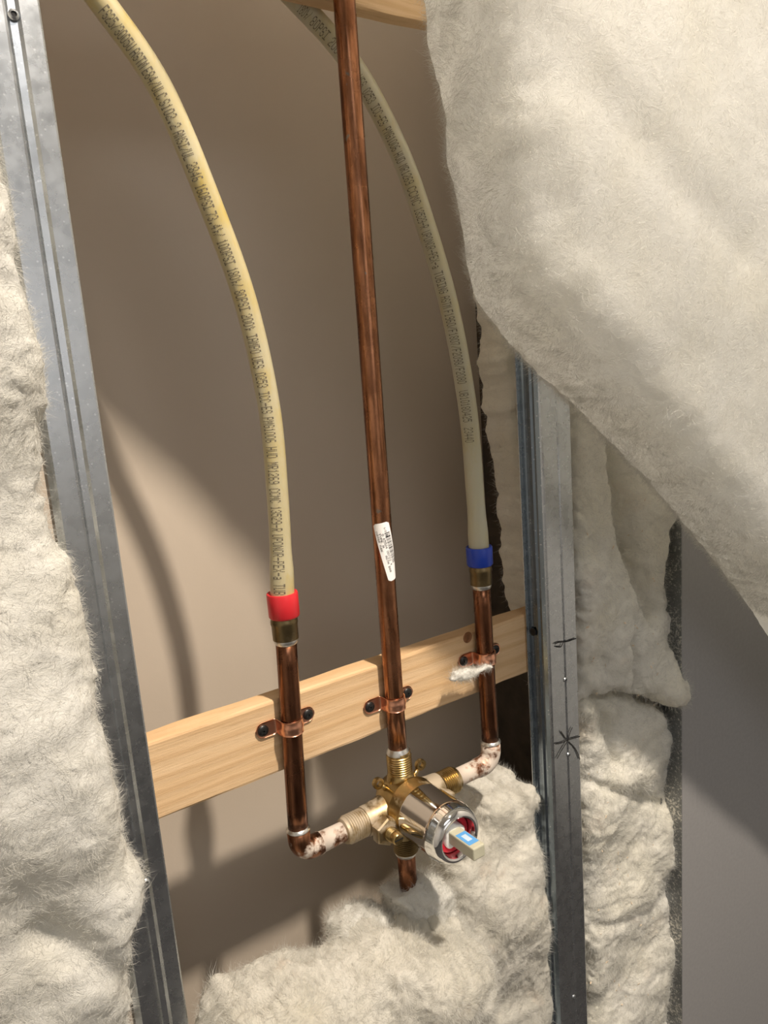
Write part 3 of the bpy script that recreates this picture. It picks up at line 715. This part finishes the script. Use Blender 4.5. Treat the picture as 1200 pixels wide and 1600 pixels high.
# ports
zz = .975
part('top_port', lathe((VX, Y_PIPE, VZ), (0, 0, 1), [(.012, .0128), (.0205, .0118), (.0235, .0112)] + threads(.0250, .0415, .0108, .0009, .0019) + [(.0420, .0102), (.0445, .0100), (.0450, .0088)], 40), 'brass', t)
part('bottom_port', lathe((VX, Y_PIPE, VZ), (0, 0, -1), [(.012, .0128), (.0300, .0116), (.0345, .0112)] + threads(.0350, .0500, .0109, .0008, .0018) + [(.0505, .0100), (.0515, .0088)], 40), 'brass_dark', t)
for sg in (-1, 1):
    part('side_arm', lathe((VX, Y_PIPE, ZI), (sg, 0, 0), [(.010, .0150), (.0220, .0146), (.0300, .0130), (.0380, .0126), (.0400, .0122)], 40), 'brass_dirty', t)
    part('threaded_inlet', lathe((VX, Y_PIPE, ZI), (sg, 0, 0), [(.0395, .0112)] + threads(.0405, .0575, .0119, .0009, .0020) + [(.0580, .0108), (.0600, .0104), (.0610, .0086)], 40), 'brass_dirty' if sg < 0 else 'brass', t)
    sx = VX + sg * .0300; sz = ZI - .0030
    nut = part('stop_nut', lathe((sx, Y_PIPE, sz), ax, [(.006, .0100), (.0130, .0100), (.0132, .0115), (.0140, .0125), (.0215, .0125), (.0226, .0112), (.0232, .0080)], 6), 'brass_dirty', t)
    for p in nut.data.polygons: p.use_smooth = False
    s = part('stop_screw', lathe((sx, Y_PIPE, sz), ax, [(.020, .0058)] + threads(.0240, .0300, .0058, .0006, .0014) + [(.0305, .0052), (.0345, .0050), (.0355, .0042)], 24), 'brass', t)
    part('screw_slot', box(sx - .0042, sx + .0042, Y_PIPE - .0357, Y_PIPE - .0350, sz - .0006, sz + .0006), 'recess_shade', s)
    # mounting ear: arm and eyelet
    ex, ez = VX + sg * .0225, .9530
    d = np.array([ex - VX, 0, ez - VZ]); d = _n(d); a0 = np.array([VX, Y_PIPE + .001, VZ]) + d * .019; a1 = np.array([ex, Y_PIPE + .001, ez]) - d * .0040
    ear = part('mounting_ear', sweep([a0, (a0 + a1) / 2, a1], [.0036, .0022, .0020], 14), 'brass', t)
    ring = [(math.cos(a), math.sin(a)) for a in np.linspace(0, 2 * math.pi, 25)]
    part('eyelet', lathe((ex, Y_PIPE + .001, ez), ax, [(-.002, .0026), (-.002, .0048), (.000, .0052), (.002, .0048), (.002, .0027), (-.002, .0026)], 24, False), 'brass', ear)

# ------------------------------------------------------------------ insulation
TREES = []
FUZZ = 1.0
def wool_thing(name, label, me, mat, nf, lmin=.004, lmax=.012, wid=.00009, stick=.6, seed=1, sel=None, group='white insulation pieces'):
    v = np.empty(len(me.vertices) * 3); me.vertices.foreach_get('co', v); v = v.reshape(-1, 3)
    base = (float(v[:, 0].mean()), float(v[:, 1].mean()), float(v[:, 2].min()))
    r = thing(name, label, 'insulation', base, group)
    nf = int(nf * FUZZ)
    TREES.append(BVHTree.FromPolygons(v.tolist(), [tuple(p.vertices) for p in me.polygons]) if name == 'insulation_wad' else None)
    fm = fuzz(me, nf, lmin, lmax, wid, stick, sel, seed) if nf else None
    part('wool_body', me, mat, r)
    if fm: tag(part('loose_fibres', fm, 'fibre_soft' if mat == 'wool_soft' else 'fibre', r), kind='stuff')
    return r
def xz(px, y): return [tuple(at(a, b, y)[[0, 2]]) for a, b in px]
def crease(X, Z, a, b, wid, amp):
    a = np.asarray(a); b = np.asarray(b); e = b - a; t = np.clip(((X - a[0]) * e[0] + (Z - a[1]) * e[1]) / (e @ e), 0, 1)
    d = np.hypot(X - a[0] - e[0] * t, Z - a[1] - e[1] * t); return amp * np.exp(-(d / wid) ** 2)
rim_sel = lambda c, n: ((n[:, 1] < 0.6) & (c[:, 2] < 1.56) & (c[:, 2] > 0.9) & (c[:, 0] < .72)) * (1 + 5 * (n[:, 1] > -0.55))
bay_sel = lambda c, n: (n[:, 1] < -0.05) & (c[:, 2] > 0.45) & (c[:, 2] < 1.35)
left_sel = lambda c, n: (n[:, 1] < 0.3) & (c[:, 0] > -0.03) & (c[:, 2] > 0.7) & (c[:, 2] < 1.55)
front_sel = lambda c, n: (n[:, 1] < 0.45) & (c[:, 2] < 1.62) & (c[:, 2] > 0.4)

# big blanket flopping out at the upper right
YB = 0.385
edge = xz([(655, -5), (664, 60), (680, 120), (692, 180), (687, 228), (699, 292), (712, 350), (720, 405), (738, 478), (780, 530), (834, 584), (892, 642), (965, 710), (1050, 800), (1110, 876), (1160, 945), (1200, 1000), (1300, 1130), (1560, 1470)], YB + .032)
edge = [(.120, 1.90), (.175, 1.76), (.240, 1.64), (.305, 1.565)] + edge + [(1.10, .66), (1.10, 1.86)]
c1 = xz([(850, 30), (960, 170), (1090, 310), (1170, 390)], YB - .05); c2 = xz([(1122, 868), (1205, 940)], YB - .03)
c3 = xz([(868, 250), (910, 380)], YB - .05)
def yf(X, Z):
    y = YB - .048 + 0 * X
    y += np.max([crease(X, Z, a, b, .020, .0045) for a, b in zip(c1[:-1], c1[1:])], axis=0)
    y += crease(X, Z, *c2, .007, .014) + crease(X, Z, *c3, .012, .003)
    y += .004 * np.sin(X * 16 + Z * 9 + .4) * np.sin(Z * 14 - X * 6)
    return y
me = batt(edge, yf, lambda X, Z: YB + .050 + 0 * X, .036, .0040, .0035, 11, lambda p: fbm(p * 24, 2, .5) * .0012 + wooly(p, .0008, (60, 60, 60)), .0030)
wool_thing('insulation_blanket', 'large smooth white insulation blanket flopping out across the upper right', me, 'wool_soft', 190000, .0025, .0075, .00007, .55, 3, rim_sel)

# batt on the left beside the stud
YL = .466
edge = xz([(-60, 60), (-6, 250), (8, 330), (30, 440), (48, 540), (60, 600), (62, 650), (72, 740), (92, 830), (104, 862), (119, 872), (116, 905), (128, 950), (140, 1010), (152, 1100), (168, 1180), (182, 1250), (190, 1310), (205, 1352), (230, 1378), (224, 1402), (203, 1440), (196, 1470), (205, 1520), (214, 1590), (228, 1700)], YL - .024)
edge = [(-.10, 1.70)] + edge + [(.10, .52), (-.26, .52), (-.30, 1.70)]
tuft = at(215, 1385, YL)
def yf(X, Z): return .436 + .008 * np.sin(Z * 21 + X * 14) + crease(X, Z, *xz([(60, 1420), (200, 1500)], YL), .012, .014) - .016 * np.exp(-((X - tuft[0] + .02) ** 2 + (Z - tuft[2] + .02) ** 2) / .0012)
me = batt(edge, yf, lambda X, Z: np.where(X > .088, .481, .50), .020, .0030, .009, 15, lambda p: fbm(p * np.array([24, 24, 32]), 2, .5) * .0026 + wooly(p, .0030, (42, 42, 70), .03), .0035)
wool_thing('insulation_batt', 'rumpled off-white insulation batt left of the grooved stud', me, 'wool', 120000, .002, .009, .00008, .38, 4, left_sel)

# ragged batt edge behind the right stud
YR = .552
edge = xz([(752, 420), (764, 490), (767, 540), (762, 565), (770, 590), (772, 640), (781, 690), (786, 730), (796, 775), (791, 802), (799, 830), (799, 870), (803, 905), (806, 935), (815, 960)], YR)
edge = [(edge[0][0] - .004, 1.60)] + edge + [(.546, 1.058), (.546, 1.60)]
me = batt(edge, lambda X, Z: .530 + 0 * X, lambda X, Z: .574 + 0 * X, .012, .0028, .004, 40, lambda p: wooly(p, .0014), .005)
wool_thing('insulation_strip', 'ragged strip of insulation showing behind the marked stud', me, 'wool_bay', 16000, .003, .009, .00008, .8, 5, None)

# stuffing in the bay right of the marked stud
YQ = .500
up = xz([(893, 560), (893, 660), (895, 800), (898, 950), (900, 1050), (903, 1100), (925, 1086), (960, 1078), (1000, 1083), (1030, 1092), (1066, 1096), (1060, 1060), (1052, 1030), (1047, 960), (1043, 900), (1043, 820), (1040, 560)], YQ)
def yf(X, Z):
    y = .492 + .006 * np.sin(Z * 24 + X * 30)
    for a, b, wd, am in (((955, 690), (985, 860), .012, .026), ((985, 860), (1015, 960), .012, .022), ((975, 1000), (985, 1075), .006, .012)): y = y + crease(X, Z, *xz([a, b], YQ), wd, am)
    low = at(1030, 1080, YQ)
    return y - .014 * np.exp(-((X - low[0]) ** 2 / .0016 + (Z - low[2]) ** 2 / .0007))
me = batt(up, yf, lambda X, Z: .575 + 0 * X, .016, .0026, .007, 26, lambda p: fbm(p * 36, 2, .5) * .0028 + wooly(p, .0040, (55, 55, 40), .03), .007)
wool_thing('insulation_wad', 'torn insulation wad in the bay just below the big blanket', me, 'wool_bay', 50000, .003, .012, .00009, .7, 6, bay_sel)
lo = xz([(905, 1098), (900, 1106), (906, 1150), (908, 1250), (912, 1400), (918, 1500), (921, 1720), (1052, 1720), (1050, 1600), (1044, 1560), (1048, 1500), (1040, 1440), (1045, 1380), (1042, 1300), (1046, 1200), (1040, 1150), (1030, 1110), (980, 1092), (940, 1090)], YQ + .01)
me = batt(lo, lambda X, Z: .500 + .006 * np.sin(Z * 40 - X * 25) + crease(X, Z, *xz([(945, 1100), (965, 1190)], YQ), .008, .010) + crease(X, Z, *xz([(915, 1220), (1040, 1260)], YQ), .006, .008) + crease(X, Z, *xz([(930, 1450), (1030, 1420)], YQ), .007, .007),
          lambda X, Z: .580 + 0 * X, .014, .0024, .007, 26, lambda p: fbm(p * 40, 2, .5) * .0030 + wooly(p, .0034, (40, 40, 75), .03), .004)
wool_thing('insulation_wad', 'long crumpled insulation wad filling the lower bay beside the grey board', me, 'wool_bay', 80000, .003, .012, .00009, .7, 7, bay_sel)

# column of stuffing right of the valve and the torn heap below it
YC = .520
colm = xz([(700, 1345), (706, 1310), (740, 1290), (748, 1262), (752, 1246), (770, 1240), (792, 1240), (801, 1222), (816, 1219), (823, 1236), (818, 1260), (826, 1330), (831, 1400), (838, 1480), (843, 1570), (842, 1720), (690, 1720), (684, 1480)], YC)
def yf(X, Z): return .494 + .012 * np.sin(Z * 30 + 1.0) * np.cos(X * 28) + .010 * (Z - .85)
me = batt(colm, yf, lambda X, Z: .585 + 0 * X, .018, .0022, .008, 26, lambda p: fbm(p * np.array([40, 40, 24]), 2, .5) * .0030 + wooly(p, .0034, (75, 75, 32), .025), .004)
wool_thing('insulation_column', 'upright clump of insulation stuffed beside the chrome sleeve', me, 'wool_rough', 80000, .003, .010, .00008, .7, 8, front_sel)
YH = .470
heap = xz([(330, 1720), (345, 1600), (362, 1572), (400, 1552), (442, 1532), (490, 1518), (520, 1510), (546, 1502), (570, 1486), (600, 1466), (640, 1456), (690, 1446), (722, 1454), (744, 1474), (742, 1500), (728, 1540), (718, 1580), (716, 1720)], YH)
def yf(X, Z):
    c = at(640, 1500, YH); return .432 - .022 * np.exp(-((X - c[0]) ** 2 / .004 + (Z - c[2]) ** 2 / .003)) + .007 * np.sin(X * 60 + Z * 45)
me = batt(heap, yf, lambda X, Z: .520 + 0 * X, .030, .0024, .012, 20, lambda p: fbm(p * 34, 2, .5) * .0050 + wooly(p, .0040, (48, 48, 48), .035), .005)
wool_thing('insulation_heap', 'torn heap of creamy insulation at the bottom, in front of the cavity', me, 'wool_rough', 110000, .003, .012, .00008, .7, 9, front_sel)
YT = .500
tf = xz([(617, 1420), (613, 1400), (628, 1392), (642, 1376), (664, 1372), (690, 1380), (700, 1400), (690, 1470), (620, 1470)], YT)
me = batt(tf, lambda X, Z: .484 + 0 * X, lambda X, Z: .522 + 0 * X, .012, .0020, .006, 60, lambda p: fbm(p * 60, 2) * .003 + wooly(p, .0045, (90, 90, 45), .03), .005)
wool_thing('insulation_tuft', 'small pale insulation tuft against the foot of the drop pipe', me, 'wool', 20000, .003, .010, .00008, .8, 10)
YT = .505
tf = xz([(528, 1480), (523, 1445), (540, 1432), (570, 1424), (592, 1421), (606, 1432), (612, 1470), (590, 1500), (540, 1500)], YT)
me = batt(tf, lambda X, Z: .488 + 0 * X, lambda X, Z: .525 + 0 * X, .012, .0020, .006, 60, lambda p: wooly(p, .0030, (80, 80, 80)), .004)
wool_thing('insulation_tuft', 'loose fibrous insulation tuft at the upper left of the heap', me, 'wool', 14000, .004, .014, .00008, .9, 11)
# fluff caught on the strap below the blue ring
YT = Y_PIPE - R - .004
tf = xz([(706, 1062), (712, 1050), (728, 1046), (742, 1046), (764, 1040), (768, 1042), (748, 1052), (738, 1060), (722, 1064)], YT)
me = batt(tf, lambda X, Z: YT - .003 + 0 * X, lambda X, Z: YT + .005 + 0 * X, .004, .0009, .002, 150, lambda p: fbm(p * 300, 3) * .0008, .002)
wool_thing('fluff', 'wisp of white fluff caught below the strap near the blue ring', me, 'wool', 2600, .003, .008, .00007, .9, 12)

# wood flakes and crumbs lying in the bay stuffing
V = []; Fc = []; rng = np.random.default_rng(5)
for i in range(70):
    px, py = rng.uniform(915, 1045), rng.uniform(780, 1590); q = at(px, py, .40); hit = None
    for T_ in TREES:
        if T_:
            h_ = T_.ray_cast(Vector(CAM), Vector(q - CAM).normalized())
            if h_[0] is not None and (hit is None or h_[3] < hit[3]): hit = h_
    if hit is None: continue
    p = np.array(hit[0]) + np.array(hit[1]) * .0006; L_ = rng.uniform(.0006, .0026); a = rng.uniform(0, 3.1); k = len(V)
    u = np.array([math.cos(a), rng.normal() * .3, math.sin(a)]) * L_; v_ = np.array([-math.sin(a), rng.normal() * .3, math.cos(a)]) * L_ * .35; n_ = np.array([0, -.0003, 0])
    V += [p - u, p + v_, p + u, p - v_, p - u + n_, p + v_ + n_, p + u + n_, p - v_ + n_]; Fc += [(k, k + 1, k + 2, k + 3), (k + 7, k + 6, k + 5, k + 4), (k, k + 4, k + 5, k + 1), (k + 1, k + 5, k + 6, k + 2), (k + 2, k + 6, k + 7, k + 3), (k + 3, k + 7, k + 4, k)]
fl = obj('wood_flakes', mesh_of('flakes', V, Fc, False), 'flake'); tag(fl, 'tiny pale wood flakes caught in the bay insulation', 'debris', kind='stuff')
